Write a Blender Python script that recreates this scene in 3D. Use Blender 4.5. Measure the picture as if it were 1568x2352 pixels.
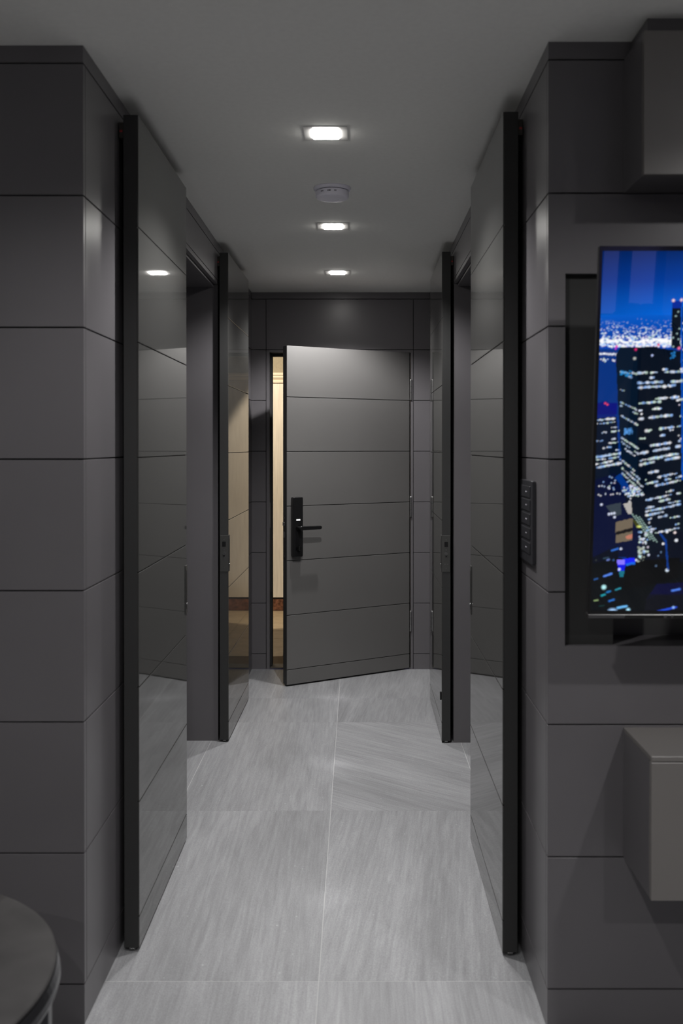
import bpy, bmesh, math, random
import numpy as np
from mathutils import Vector, Matrix

for o in list(bpy.data.objects):
    bpy.data.objects.remove(o)
SC = bpy.context.scene
COL = SC.collection

# ------------------------------------------------------------------ camera
F = 2210.0                      # focal length in pixels of the 1568 x 2352 frame
PITCH = math.radians(0.35)
cam_d = bpy.data.cameras.new('camera')
cam_d.sensor_fit = 'VERTICAL'
cam_d.sensor_height = 36.0
cam_d.lens = F / 2352 * 36.0
cam_d.shift_x = -(819 - 784) / 2352
cam_d.shift_y = -(1176 - (1025 + F * math.tan(PITCH))) / 2352
cam_d.clip_start = 0.05
cam_d.dof.use_dof = True
cam_d.dof.focus_distance = 4.7
cam_d.dof.aperture_fstop = 4.0
cam = bpy.data.objects.new('camera', cam_d)
cam.location = (0, 0, 1.4207)
cam.rotation_euler = (math.pi / 2 - PITCH, 0, 0)
COL.objects.link(cam)
SC.camera = cam

# ------------------------------------------------------------------ world and exposure
world = bpy.data.worlds.new('world')
world.use_nodes = True
world.node_tree.nodes['Background'].inputs[0].default_value = (0.36, 0.33, 0.85, 1)      # dusk sky, seen only through the room's window
world.node_tree.nodes['Background'].inputs[1].default_value = 1.1
SC.world = world
SC.view_settings.view_transform = 'Standard'
SC.view_settings.look = 'None'
SC.view_settings.gamma = 1.0
SC.view_settings.use_curve_mapping = False
SC.view_settings.exposure = 0.0

# lamp powers (emission of the square frosted lenses)
P_HALL = 138.0                   # watts of each corridor downlight
P_ROOM = 70.0                    # watts of each room downlight
SPREAD = math.radians(135)      # their optics throw the light downwards
E_HALL = 66.0                   # brightness of the lens seen from aside
E_ROOM = 40.0
CEIL = 2.40

# ------------------------------------------------------------------ materials
def srgb(r, g, b):
    def f(c):
        c /= 255.0
        return c / 12.92 if c <= 0.04045 else ((c + 0.055) / 1.055) ** 2.4
    return (f(r), f(g), f(b), 1.0)

def new_mat(name, base, rough=0.5, metal=0.0, spec=0.5, coat=0.0, coat_rough=0.03):
    m = bpy.data.materials.new(name)
    m.use_nodes = True
    b = m.node_tree.nodes['Principled BSDF']
    b.inputs['Base Color'].default_value = base if len(base) == 4 else (*base, 1)
    b.inputs['Roughness'].default_value = rough
    b.inputs['Metallic'].default_value = metal
    b.inputs['Specular IOR Level'].default_value = spec
    b.inputs['Coat Weight'].default_value = coat
    b.inputs['Coat Roughness'].default_value = coat_rough
    return m

def add_noise(m, scale, stretch, lo, hi, bump=0.0, bump_scale=None, detail=4.0, rough_var=0.0):
    """multiply the base colour by a noise between lo and hi; optional fine bump"""
    nt = m.node_tree; N = nt.nodes; L = nt.links
    b = N['Principled BSDF']
    tc = N.new('ShaderNodeTexCoord')
    mp = N.new('ShaderNodeMapping'); mp.inputs['Scale'].default_value = stretch
    L.new(tc.outputs['Object'], mp.inputs['Vector'])
    nz = N.new('ShaderNodeTexNoise'); nz.inputs['Scale'].default_value = scale; nz.inputs['Detail'].default_value = detail
    L.new(mp.outputs[0], nz.inputs['Vector'])
    mr = N.new('ShaderNodeMapRange'); mr.inputs['From Min'].default_value = 0.3; mr.inputs['From Max'].default_value = 0.7
    mr.inputs['To Min'].default_value = lo; mr.inputs['To Max'].default_value = hi
    L.new(nz.outputs['Fac'], mr.inputs['Value'])
    mx = N.new('ShaderNodeMix'); mx.data_type = 'RGBA'; mx.blend_type = 'MULTIPLY'; mx.inputs['Factor'].default_value = 1.0
    mx.inputs[6].default_value = b.inputs['Base Color'].default_value[:]
    L.new(mr.outputs[0], mx.inputs[7])
    L.new(mx.outputs[2], b.inputs['Base Color'])
    if bump:
        n2 = N.new('ShaderNodeTexNoise'); n2.inputs['Scale'].default_value = bump_scale or scale
        L.new(mp.outputs[0], n2.inputs['Vector'])
        bp = N.new('ShaderNodeBump'); bp.inputs['Strength'].default_value = bump; bp.inputs['Distance'].default_value = 0.001
        L.new(n2.outputs['Fac'], bp.inputs['Height']); L.new(bp.outputs[0], b.inputs['Normal'])
    return m

M = {}
M['board'] = add_noise(new_mat('satin_grey_board', (0.118, 0.112, 0.119), 0.30, spec=0.38), 3.0, (1, 1, 1), 0.96, 1.04)
M['core'] = new_mat('dark_wall_core', (0.02, 0.02, 0.02), 0.8)
M['gloss'] = new_mat('gloss_grey_lacquer', (0.052, 0.052, 0.050), 0.03, spec=0.42)
add_noise(M['gloss'], 2.2, (1, 1, 1), 0.98, 1.02, bump=0.10, bump_scale=5.0)
M['edge'] = new_mat('dark_door_edge', (0.035, 0.035, 0.035), 0.5, spec=0.3)
M['leaf'] = add_noise(new_mat('satin_grey_leaf', (0.125, 0.122, 0.119), 0.42, spec=0.5), 3.0, (1, 1, 1), 0.97, 1.03)
M['ceiling'] = add_noise(new_mat('ceiling_paint', (0.84, 0.84, 0.81), 0.9, spec=0.1), 60.0, (1, 1, 1), 0.98, 1.02)
M['warm_cabinet'] = add_noise(new_mat('warm_grey_lacquer', (0.165, 0.155, 0.148), 0.35), 3.0, (1, 1, 1), 0.97, 1.03)
M['grout'] = new_mat('pale_grout', (0.55, 0.55, 0.55), 0.9)
M['steel'] = new_mat('brushed_steel', (0.5, 0.5, 0.5), 0.28, metal=1.0)
M['dark_steel'] = new_mat('dark_steel', (0.16, 0.16, 0.16), 0.3, metal=1.0)
M['black'] = new_mat('black_satin_plastic', (0.006, 0.006, 0.0065), 0.35)
M['black_gloss'] = new_mat('black_gloss', (0.004, 0.004, 0.004), 0.12)
M['switch'] = new_mat('anthracite_switch', (0.018, 0.018, 0.022), 0.45)
M['niche'] = new_mat('dark_niche_lining', (0.085, 0.085, 0.085), 0.35)
M['white'] = new_mat('white_plastic', (0.84, 0.82, 0.92), 0.45)
M['label_print'] = new_mat('grey_print', (0.10, 0.10, 0.12), 0.6)
M['trim_white'] = new_mat('ceiling_coloured_trim', (0.5, 0.5, 0.49), 0.5)
M['threshold_metal'] = new_mat('dull_threshold_metal', (0.10, 0.10, 0.10), 0.6, metal=0.6)
M['plate'] = new_mat('satin_lock_plate', (0.17, 0.17, 0.165), 0.38, metal=0.9)
M['hanger'] = new_mat('dim_hanger_metal', (0.05, 0.045, 0.04), 0.5, metal=0.5)
M['red'] = new_mat('red_plastic', (0.3, 0.02, 0.02), 0.4)
M['beige_paper'] = add_noise(new_mat('beige_wallpaper', (0.30, 0.26, 0.185), 0.8), 90.0, (1, 1, 0.4), 0.88, 1.1, bump=0.3, bump_scale=120)
M['ivory_wood'] = add_noise(new_mat('ivory_grained_wood', (0.84, 0.77, 0.66), 0.5), 16.0, (7, 7, 0.35), 0.86, 1.06, bump=0.2, bump_scale=30)
M['ivory'] = new_mat('ivory_cornice_paint', (0.78, 0.69, 0.54), 0.45)
M['marble_red'] = add_noise(new_mat('red_brown_marble', (0.20, 0.085, 0.05), 0.25), 45.0, (1, 1, 1), 0.35, 1.5)
M['beige_tile'] = add_noise(new_mat('beige_floor_tile', (0.48, 0.38, 0.25), 0.4), 14.0, (1, 1, 1), 0.85, 1.1)
M['brown_grout'] = new_mat('brown_grout', (0.2, 0.15, 0.1), 0.9)
M['table_stone'] = add_noise(new_mat('dark_marbled_stone', (0.030, 0.028, 0.028), 0.6), 7.0, (1, 1, 1), 0.55, 1.6)
M['table_rim'] = new_mat('dark_polished_rim', (0.05, 0.05, 0.055), 0.22, metal=0.7)

def emit(name, col, s, sample=True):
    m = bpy.data.materials.new(name); m.use_nodes = True
    nt = m.node_tree; nt.nodes.clear()
    e = nt.nodes.new('ShaderNodeEmission'); e.inputs[0].default_value = (*col, 1); e.inputs[1].default_value = s
    o = nt.nodes.new('ShaderNodeOutputMaterial'); nt.links.new(e.outputs[0], o.inputs[0])
    return m
M['lens_hall'] = emit('lamp_lens_hall', (1.0, 0.97, 0.93), E_HALL)
M['lens_room'] = emit('lamp_lens_room', (1.0, 0.98, 0.96), E_ROOM)
M['lens_out'] = emit('lamp_lens_outer', (1.0, 0.80, 0.52), 60.0)
M['led'] = emit('white_indicator', (1, 1, 1), 0.9)  # light reflected by the white indicator, put in as emission

def tile_mat(name, rot, base, seed):
    m = bpy.data.materials.new(name); m.use_nodes = True
    nt = m.node_tree; N = nt.nodes; L = nt.links
    b = N['Principled BSDF']; b.inputs['Roughness'].default_value = 0.48; b.inputs['Specular IOR Level'].default_value = 0.4
    tc = N.new('ShaderNodeTexCoord'); oi = N.new('ShaderNodeObjectInfo')
    off = N.new('ShaderNodeVectorMath'); off.operation = 'MULTIPLY_ADD'
    off.inputs[1].default_value = (37.0, 53.0, 11.0)
    cmb = N.new('ShaderNodeCombineXYZ')
    for i in range(3): L.new(oi.outputs['Random'], cmb.inputs[i])
    L.new(cmb.outputs[0], off.inputs[0])
    rt = N.new('ShaderNodeMapping'); rt.inputs['Rotation'].default_value = (0, 0, rot)
    L.new(tc.outputs['Object'], rt.inputs['Vector'])
    L.new(rt.outputs[0], off.inputs[2])
    def noise(scale, sx, sy, detail, rough=0.55, dist=0.0):
        mp = N.new('ShaderNodeMapping'); mp.inputs['Scale'].default_value = (sx, sy, 1)
        L.new(off.outputs[0], mp.inputs['Vector'])
        n = N.new('ShaderNodeTexNoise'); n.inputs['Scale'].default_value = scale; n.inputs['Detail'].default_value = detail
        n.inputs['Roughness'].default_value = rough; n.inputs['Distortion'].default_value = dist
        L.new(mp.outputs[0], n.inputs['Vector']); return n.outputs['Fac']
    broad = noise(1.0, 6.5, 0.8, 4.0, 0.6, dist=0.7)          # wide soft bands along the tile
    streak = noise(1.0, 80.0, 3.6, 6.0, 0.70, 0.4)        # fine streaks
    grain = noise(1.0, 420.0, 260.0, 2.0)                 # speckle
    def rng(x, lo, hi, a=0.3, c=0.7):
        r = N.new('ShaderNodeMapRange'); r.inputs['From Min'].default_value = a; r.inputs['From Max'].default_value = c
        r.inputs['To Min'].default_value = lo; r.inputs['To Max'].default_value = hi
        L.new(x, r.inputs['Value']); return r.outputs[0]
    def mul(x, y):
        n = N.new('ShaderNodeMath'); n.operation = 'MULTIPLY'; L.new(x, n.inputs[0]); L.new(y, n.inputs[1]); return n.outputs[0]
    v = mul(mul(rng(broad, 0.83, 1.15), rng(streak, 0.80, 1.18)), rng(grain, 0.80, 1.16))
    fleck = noise(1.0, 75.0, 55.0, 1.0)
    v = mul(v, rng(fleck, 1.0, 1.5, 0.76, 0.82))
    mx = N.new('ShaderNodeMix'); mx.data_type = 'RGBA'; mx.blend_type = 'MULTIPLY'; mx.inputs['Factor'].default_value = 1
    mx.inputs[6].default_value = (*base, 1); L.new(v, mx.inputs[7]); L.new(mx.outputs[2], b.inputs['Base Color'])
    bp = N.new('ShaderNodeBump'); bp.inputs['Strength'].default_value = 0.25; bp.inputs['Distance'].default_value = 0.001
    L.new(streak, bp.inputs['Height']); L.new(bp.outputs[0], b.inputs['Normal'])
    return m
M['tile'] = tile_mat('grey_stone_tile', 0.0, (0.300, 0.302, 0.312), 1)
M['tile_diag'] = tile_mat('grey_stone_tile_diagonal', math.radians(-52), (0.294, 0.296, 0.306), 2)
M['tile_slant'] = tile_mat('grey_stone_tile_slanted', math.radians(7), (0.294, 0.296, 0.306), 3)

# ------------------------------------------------------------------ mesh helpers
def bm_box(bm, x0, x1, y0, y1, z0, z1, bevel=0.0, seg=1):
    x0, x1 = min(x0, x1), max(x0, x1); y0, y1 = min(y0, y1), max(y0, y1); z0, z1 = min(z0, z1), max(z0, z1)
    v = [bm.verts.new((x, y, z)) for x in (x0, x1) for y in (y0, y1) for z in (z0, z1)]
    fs = [(0, 1, 3, 2), (4, 6, 7, 5), (0, 4, 5, 1), (2, 3, 7, 6), (0, 2, 6, 4), (1, 5, 7, 3)]
    faces = [bm.faces.new([v[i] for i in f]) for f in fs]
    if bevel > 0:
        ed = list({e for f in faces for e in f.edges})
        bmesh.ops.bevel(bm, geom=ed, offset=bevel, segments=seg, affect='EDGES', profile=0.5)
    return v

def bm_prism(bm, pts, a0, a1, axis='y', bevel=0.0):
    """extrude a polygon; axis y: pts are (x,z); axis x: pts (y,z); axis z: pts (x,y)"""
    def P(p, a):
        return {'y': (p[0], a, p[1]), 'x': (a, p[0], p[1]), 'z': (p[0], p[1], a)}[axis]
    A = [bm.verts.new(P(p, a0)) for p in pts]; B = [bm.verts.new(P(p, a1)) for p in pts]
    n = len(pts)
    faces = [bm.faces.new(A), bm.faces.new(list(reversed(B)))]
    for i in range(n):
        faces.append(bm.faces.new([A[i], B[i], B[(i + 1) % n], A[(i + 1) % n]]))
    bmesh.ops.recalc_face_normals(bm, faces=faces)
    if bevel > 0:
        ed = list({e for f in faces for e in f.edges})
        bmesh.ops.bevel(bm, geom=ed, offset=bevel, segments=1, affect='EDGES')

def bm_cyl(bm, c, r, h, axis='z', n=24, r2=None, bevel=0.0):
    r2 = r if r2 is None else r2
    rot = {'z': Matrix(), 'x': Matrix.Rotation(math.pi / 2, 4, 'Y'), 'y': Matrix.Rotation(-math.pi / 2, 4, 'X')}[axis]
    res = bmesh.ops.create_cone(bm, cap_ends=True, segments=n, radius1=r, radius2=r2, depth=h, matrix=Matrix.Translation(c) @ rot)
    return res

def bm_lathe(bm, prof, n=48):
    """prof: list of (r, z); closed onto the axis at both ends"""
    rings = []
    for r, z in prof:
        if r < 1e-6: rings.append([bm.verts.new((0, 0, z))])
        else: rings.append([bm.verts.new((r * math.cos(2 * math.pi * i / n), r * math.sin(2 * math.pi * i / n), z)) for i in range(n)])
    for a, b in zip(rings, rings[1:]):
        for i in range(n):
            j = (i + 1) % n
            if len(a) == 1 and len(b) == 1: continue
            if len(a) == 1: bm.faces.new([a[0], b[i], b[j]])
            elif len(b) == 1: bm.faces.new([a[i], a[j], b[0]])
            else: bm.faces.new([a[i], a[j], b[j], b[i]])
    bmesh.ops.recalc_face_normals(bm, faces=bm.faces[:])

def obj(name, bm, mat, parent=None, loc=None, smooth=False):
    me = bpy.data.meshes.new(name)
    if not (isinstance(bm, bpy.types.Mesh)):
        bmesh.ops.recalc_face_normals(bm, faces=bm.faces[:]) if False else None
        bm.to_mesh(me); bm.free()
    me.materials.append(M[mat] if isinstance(mat, str) else mat)
    if smooth:
        for p in me.polygons: p.use_smooth = True
    o = bpy.data.objects.new(name, me); COL.objects.link(o)
    if loc: o.location = loc
    if parent: o.parent = parent
    return o

def box(name, ext, mat, parent=None, bevel=0.0, origin=None):
    """box object; ext in world coordinates, or in the parent's when the parent has its own placement"""
    bm = bmesh.new(); bm_box(bm, *ext, bevel=bevel)
    return obj(name, bm, mat, parent)

def struct(o, label=None):
    o['kind'] = 'structure'
    if label: o['label'] = label
    return o

def empty(name, loc=(0, 0, 0), rz=0.0):
    o = bpy.data.objects.new(name, None); COL.objects.link(o); o.location = loc; o.rotation_euler = (0, 0, rz)
    o.empty_display_size = 0.1
    return o

def tag(o, label, cat, group=None):
    o['label'] = label; o['category'] = cat
    if group: o['group'] = group
    return o

def copy_tree(o, parent=None):
    c = o.copy(); COL.objects.link(c); c.parent = parent
    for ch in list(o.children):
        copy_tree(ch, c)
    return c

# ------------------------------------------------------------------ dimensions
G = 0.0036                                   # joint between boards
BH = 0.018                                   # board thickness
JT = [0.0, 0.0986, 0.4212, 0.7438, 1.0664, 1.3890, 1.7116, 2.0342, 2.3568, CEIL]   # joint heights
XL, XR = -0.6684, 0.4639                      # corridor faces
YL, YR = 2.356, 2.335                         # room-side wall faces left and right of the corridor
OP0L, OP1L, OP0R, OP1R = 3.43, 4.634, 3.43, 4.604   # side openings
YE = 6.125                                    # end wall
HEAD = 2.199
BV = 0.0007

def row(i, pad=G / 2):
    lo = JT[i] + (pad if i > 0 else 0.0); hi = JT[i + 1] - (pad if i + 1 < len(JT) - 1 else 0.0)
    return lo, hi

# ------------------------------------------------------------------ structure: left wall of the corridor
wl = struct(box('wall_left', (-0.83, XL - BH, YL + BH, OP0L, 0, CEIL), 'core'), 'dark grey panelled wall on the left side of the corridor')
bm = bmesh.new()
wall_core2 = box('wall_section', (-0.83, XL - BH, OP1L + BH, YE, 0, CEIL), 'core', wl)
box('wall_section', (-0.83, XL - BH, OP0L, OP1L + BH, HEAD + 0.002, CEIL), 'core', wl)
def side_boards(parent, xface, sgn, y0, y1, rows, corner_first=True):
    """boards whose visible face is at x = xface, facing sgn; rows of JT"""
    for i in rows:
        lo, hi = row(i)
        ys = y0
        if i == 0 or i == 8: ys = y0
        bm = bmesh.new(); bm_box(bm, xface - sgn * BH, xface, ys, y1, lo, hi, bevel=BV if 0 < i < 8 else 0.0)
        obj('panel', bm, 'board', parent)
side_boards(wl, XL, 1, YL + BH + 0.0032, OP0L, range(1, 8))
side_boards(wl, XL, 1, YL + BH, OP0L, (0,))
side_boards(wl, XL, 1, YL + BH, YE, (8,))
side_boards(wl, XL, 1, OP1L + BH + 0.001, YE - 0.001, range(0, 8))
# header over the left opening
for lo, hi in ((HEAD, 2.2175), (2.2210, JT[8] - G / 2)):
    bm = bmesh.new(); bm_box(bm, XL - BH, XL, OP0L + 0.001, OP1L + BH, lo, hi, bevel=BV); obj('panel', bm, 'board', wl)
# jamb face towards the camera, soffit
bm = bmesh.new(); bm_box(bm, -0.83, XL - 0.0, OP1L, OP1L + BH, 0.0, HEAD - 0.001, bevel=BV); obj('panel', bm, 'board', wl)
bm = bmesh.new(); bm_box(bm, -0.83, XL - BH - 0.001, OP0L, OP1L + BH, HEAD - 0.012, HEAD, bevel=BV); obj('soffit', bm, 'board', wl)

# right wall of the corridor
wr = struct(box('wall_right', (XR + BH, 0.627, YR + BH, OP0R, 0, CEIL), 'core'), 'dark grey panelled wall on the right side of the corridor')
box('wall_section', (XR + BH, 0.627, OP1R + BH, YE, 0, CEIL), 'core', wr)
box('wall_section', (XR + BH, 0.627, OP0R, OP1R + BH, HEAD + 0.002, CEIL), 'core', wr)
side_boards(wr, XR, -1, YR + BH + 0.0032, OP0R, range(1, 8))
side_boards(wr, XR, -1, YR + BH, OP0R, (0,))
side_boards(wr, XR, -1, YR + BH, YE, (8,))
side_boards(wr, XR, -1, OP1R + BH + 0.001, YE - 0.001, range(0, 8))
for lo, hi in ((HEAD, 2.2175), (2.2210, JT[8] - G / 2)):
    bm = bmesh.new(); bm_box(bm, XR, XR + BH, OP0R + 0.001, OP1R + BH, lo, hi, bevel=BV); obj('panel', bm, 'board', wr)
bm = bmesh.new(); bm_box(bm, XR, 0.627, OP1R, OP1R + BH, 0.0, HEAD - 0.001, bevel=BV); obj('panel', bm, 'board', wr)
bm = bmesh.new(); bm_box(bm, XR + BH + 0.001, 0.627, OP0R, OP1R + BH, HEAD - 0.012, HEAD, bevel=BV); obj('soffit', bm, 'board', wr)

# room-side wall left of the corridor
wfl = struct(box('wall_front_left', (-2.6, XL - BH - 0.0005, YL + BH, YL + 0.10, 0, CEIL), 'core'), 'room wall of wide grey boards left of the corridor mouth')
wfl.data.transform(Matrix.Translation((0, 0, 0)))
for i in range(9):
    lo, hi = row(i)
    bm = bmesh.new(); bm_box(bm, -2.6, XL, YL, YL + BH, lo, hi, bevel=BV if 0 < i < 8 else 0.0); obj('panel', bm, 'board', wfl)

# room-side wall right of the corridor, with the television niche
NX, NZ0, NZ1, ND = 0.506, 0.9357, 1.839, 0.14
wfr = struct(empty('wall_front_right'), 'room wall of wide grey boards right of the corridor, around the television niche')
box('wall_core', (XR + BH + 0.0005, NX, YR + BH, YR + 0.19, 0, CEIL), 'core', wfr)
box('wall_core', (NX, 3.0, YR + BH, YR + 0.19, 0, NZ0 - 0.012), 'core', wfr)
box('wall_core', (NX, 3.0, YR + BH, YR + 0.19, NZ1 + 0.012, CEIL), 'core', wfr)
for i in range(9):
    lo, hi = row(i)
    x0 = XR
    bm = bmesh.new()
    if i in (0, 1, 2, 7, 8): bm_box(bm, x0, 3.0, YR, YR + BH, lo, hi, bevel=BV if 0 < i < 8 else 0.0)
    elif i in (4, 5): bm_box(bm, x0, NX, YR, YR + BH, lo, hi, bevel=BV)
    elif i == 3: bm_prism(bm, [(x0, lo), (3.0, lo), (3.0, NZ0), (NX, NZ0), (NX, hi), (x0, hi)], YR, YR + BH, 'y', bevel=BV)
    else: bm_prism(bm, [(x0, lo), (NX, lo), (NX, NZ1), (3.0, NZ1), (3.0, hi), (x0, hi)], YR, YR + BH, 'y', bevel=BV)
    obj('panel', bm, 'board', wfr)
box('niche_back', (NX - 0.001, 3.0, YR + ND, YR + ND + 0.012, NZ0 - 0.012, NZ1 + 0.012), 'niche', wfr)
box('niche_floor', (NX + 0.001, 3.0, YR + BH + 0.0005, YR + ND, NZ0 - 0.012, NZ0 - 0.0002), 'board', wfr)
box('niche_top', (NX + 0.001, 3.0, YR + BH + 0.0005, YR + ND, NZ1 + 0.0002, NZ1 + 0.012), 'niche', wfr)
box('niche_side', (NX + 0.0002, NX + 0.01, YR + BH + 0.0005, YR + ND, NZ0, NZ1), 'niche', wfr)

# end wall with the entry door opening
FXL, FXR = -0.5545, 0.3400                     # opening
VXL, VXR = -0.5765, 0.3600                     # joints either side
OPH = 2.0166
we = struct(empty('wall_end'), 'grey panelled end wall of the corridor around the entry door')
box('wall_core', (-0.83, VXL + 0.002, YE + BH, YE + 0.12, 0, CEIL), 'core', we)
box('wall_core', (VXR - 0.002, 0.63, YE + BH, YE + 0.12, 0, CEIL), 'core', we)
box('wall_core', (VXL + 0.002, VXR - 0.002, YE + BH, YE + 0.12, OPH + 0.015, CEIL), 'core', we)
for i in range(8):
    lo, hi = row(i)
    bm = bmesh.new(); bm_box(bm, -0.682, VXL - G / 2, YE, YE + BH, lo, hi, bevel=BV); obj('panel', bm, 'board', we)
    bm = bmesh.new(); bm_box(bm, VXR + G / 2, 0.468, YE, YE + BH, lo, hi, bevel=BV); obj('panel', bm, 'board', we)
lo, hi = row(7)
bm = bmesh.new(); bm_box(bm, VXL + G / 2, VXR - G / 2, YE, YE + BH, lo, hi, bevel=BV); obj('panel', bm, 'board', we)
lo, hi = row(8)
bm = bmesh.new(); bm_box(bm, -0.667, 0.463, YE, YE + BH, lo, hi, bevel=BV); obj('panel', bm, 'board', we)
# door frame
fr = struct(empty('trim_1'), 'grey frame around the entry door')
bm = bmesh.new()
bm_box(bm, VXL + G / 2, FXL, YE, YE + 0.125, 0.0, OPH + 0.0005); obj('frame_jamb', bm, 'board', fr)
bm = bmesh.new()
bm_box(bm, FXR + 0.003, VXR - G / 2, YE, YE + 0.125, 0.0, OPH + 0.0005); obj('frame_jamb', bm, 'board', fr)
bm = bmesh.new()
bm_box(bm, VXL + G / 2, VXR - G / 2, YE, YE + 0.125, OPH + 0.001, JT[7] - G / 2); obj('frame_head', bm, 'board', fr)
box('door_stop', (FXL + 0.0005, FXL + 0.012, YE + 0.052, YE + 0.118, 0.012, OPH - 0.001), 'core', fr)
box('door_stop', (FXR - 0.012, FXR + 0.002, YE + 0.052, YE + 0.118, 0.012, OPH - 0.001), 'core', fr)
box('door_stop', (FXL + 0.013, FXR - 0.013, YE + 0.052, YE + 0.118, OPH - 0.018, OPH - 0.001), 'core', fr)
box('threshold', (FXL + 0.001, FXR + 0.002, YE + 0.002, YE + 0.12, 0.0, 0.008), 'threshold_metal', fr, bevel=0.002)
box('strike_plate', (FXL + 0.0001, FXL + 0.0025, YE + 0.012, YE + 0.038, 0.90, 1.06), 'steel', fr)

# ------------------------------------------------------------------ floor of large tiles
fl = struct(box('floor', (-2.6, 3.0, -2.5, YE + 0.0, -0.08, -0.0005), 'grout'), 'pale grey stone tile floor')
GT = 0.0009
cols = [(-2.6, -1.9), (-1.9, -1.3), (-1.3, -0.702), (-0.702, -0.101), (-0.101, 0.500), (0.500, 1.1), (1.1, 1.7), (1.7, 2.3), (2.3, 3.0)]
rows_ = [(-2.5, -1.054), (-1.054, 0.146), (0.146, 1.346), (1.346, 2.546), (2.546, 3.742), (3.742, 4.944), (4.944, 5.417), (5.417, YE)]
shared = {}
for ci, (cx0, cx1) in enumerate(cols):
    for ri, (ry0, ry1) in enumerate(rows_):
        diag = (ci, ri) == (4, 5)
        slant = (ci, ri) in ((4, 4), (4, 6), (4, 7), (5, 5))
        mt = 'tile_diag' if diag else ('tile_slant' if slant else 'tile')
        gx = GT if ci in (3, 4, 2, 5) else 0.001
        gy0 = 0.0020 if ri == 4 else 0.0003
        key = (round(cx1 - cx0, 4), round(ry1 - ry0, 4), mt, gy0)
        cx, cy = (cx0 + cx1) / 2, (ry0 + ry1) / 2
        hx, hy = (cx1 - cx0) / 2, (ry1 - ry0) / 2
        if key not in shared:
            bm = bmesh.new(); bm_box(bm, -hx + gx, hx - gx, -hy + gy0, hy - 0.0002, -0.0080, 0.0, bevel=0.0003)
            o = obj('tile', bm, mt, fl, (cx, cy, 0)); shared[key] = o.data
        else:
            o = bpy.data.objects.new('tile', shared[key]); COL.objects.link(o); o.parent = fl; o.location = (cx, cy, 0)

# ceiling, room shell
struct(box('ceiling', (-2.6, 3.0, -2.5, YE + 0.12, CEIL, CEIL + 0.1), 'ceiling'), 'smooth pale grey ceiling')
M['room_wall'] = add_noise(new_mat('room_wall_paint', (0.45, 0.44, 0.43), 0.6), 3.0, (1, 1, 1), 0.97, 1.03)
WX0, WX1, WZ0, WZ1 = 1.66, 2.14, 1.15, 2.10      # window of the back wall
wb = struct(empty('wall_back'), 'grey wall with a window behind the camera')
for e in ((-2.7, WX0, -0.08, CEIL + 0.1), (WX1, 3.1, -0.08, CEIL + 0.1), (WX0, WX1, -0.08, WZ0), (WX0, WX1, WZ1, CEIL + 0.1)):
    box('wall_section', (e[0], e[1], -2.6, -2.5, e[2], e[3]), 'room_wall', wb)
wi = struct(empty('window_1', (0, -2.5, 0)), 'narrow window of two panes behind the camera, dusk sky outside')
for x0, x1 in ((WX0, 1.71), (1.835, 1.905), (2.095, WX1)): box('frame_post', (x0, x1, -0.09, -0.01, WZ0, WZ1), 'core', wi)
for z0, z1 in ((WZ0, 1.18), (2.06, WZ1)):
    box('frame_rail', (1.71, 1.835, -0.09, -0.01, z0, z1), 'core', wi); box('frame_rail', (1.905, 2.095, -0.09, -0.01, z0, z1), 'core', wi)
M['pane'] = new_mat('window_glass', (1, 1, 1), 0.0); M['pane'].node_tree.nodes['Principled BSDF'].inputs['Transmission Weight'].default_value = 1.0
M['pane'].node_tree.nodes['Principled BSDF'].inputs['IOR'].default_value = 1.05
box('pane', (1.71, 1.835, -0.055, -0.05, 1.18, 2.06), 'pane', wi); box('pane', (1.905, 2.095, -0.055, -0.05, 1.18, 2.06), 'pane', wi)
# palm standing before that window
pr = random.Random(4)
palm = empty('potted_palm', (1.88, -2.12, 0)); tag(palm, 'dark potted palm before the window behind the camera', 'plant')
M['pot'] = new_mat('dark_pot', (0.03, 0.03, 0.03), 0.5)
bm = bmesh.new(); bm_lathe(bm, [(0, 0.0005), (0.12, 0.0005), (0.15, 0.30), (0.155, 0.32), (0.14, 0.32), (0.13, 0.29), (0, 0.29)], 32); obj('pot', bm, 'pot', palm)
M['palm_leaf'] = new_mat('dark_palm_leaf', (0.01, 0.02, 0.012), 0.6)
bm = bmesh.new(); bm_cyl(bm, (0, 0, 0.76), 0.03, 0.94, 'z', 10, r2=0.022); obj('trunk', bm, 'palm_leaf', palm)
for k in range(64):
    a = pr.uniform(0, 2 * math.pi); el = math.radians(pr.uniform(-5, 62)); ln = pr.uniform(0.22, 0.33)
    bm = bmesh.new(); prev = None
    for j in range(7):
        t = j / 6; r = ln * t; z = 1.22 + ln * math.sin(el) * t - 0.24 * t * t; w = 0.046 * math.sin(math.pi * (0.12 + 0.88 * t)) + 0.001
        cx, cy = r * math.cos(el) * math.cos(a), r * math.cos(el) * math.sin(a); sx, sy = -math.sin(a) * w, math.cos(a) * w
        cur = [bm.verts.new((cx - sx, cy - sy, z - 0.006)), bm.verts.new((cx, cy, z)), bm.verts.new((cx + sx, cy + sy, z - 0.006)), bm.verts.new((cx, cy, z - 0.004))]
        if prev:
            for q in range(4): bm.faces.new([prev[q], prev[(q + 1) % 4], cur[(q + 1) % 4], cur[q]])
        else: bm.faces.new(cur)
        prev = cur
    bm.faces.new(list(reversed(prev)))
    obj('frond', bm, 'palm_leaf', palm)
struct(box('wall_room_left', (-2.7, -2.6, -2.5, YE + 0.12, -0.08, CEIL + 0.1), 'room_wall'), 'grey side wall of the left rooms')
struct(box('wall_room_right', (3.0, 3.1, -2.5, YE + 0.12, -0.08, CEIL + 0.1), 'room_wall'), 'grey side wall of the right rooms')
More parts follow.
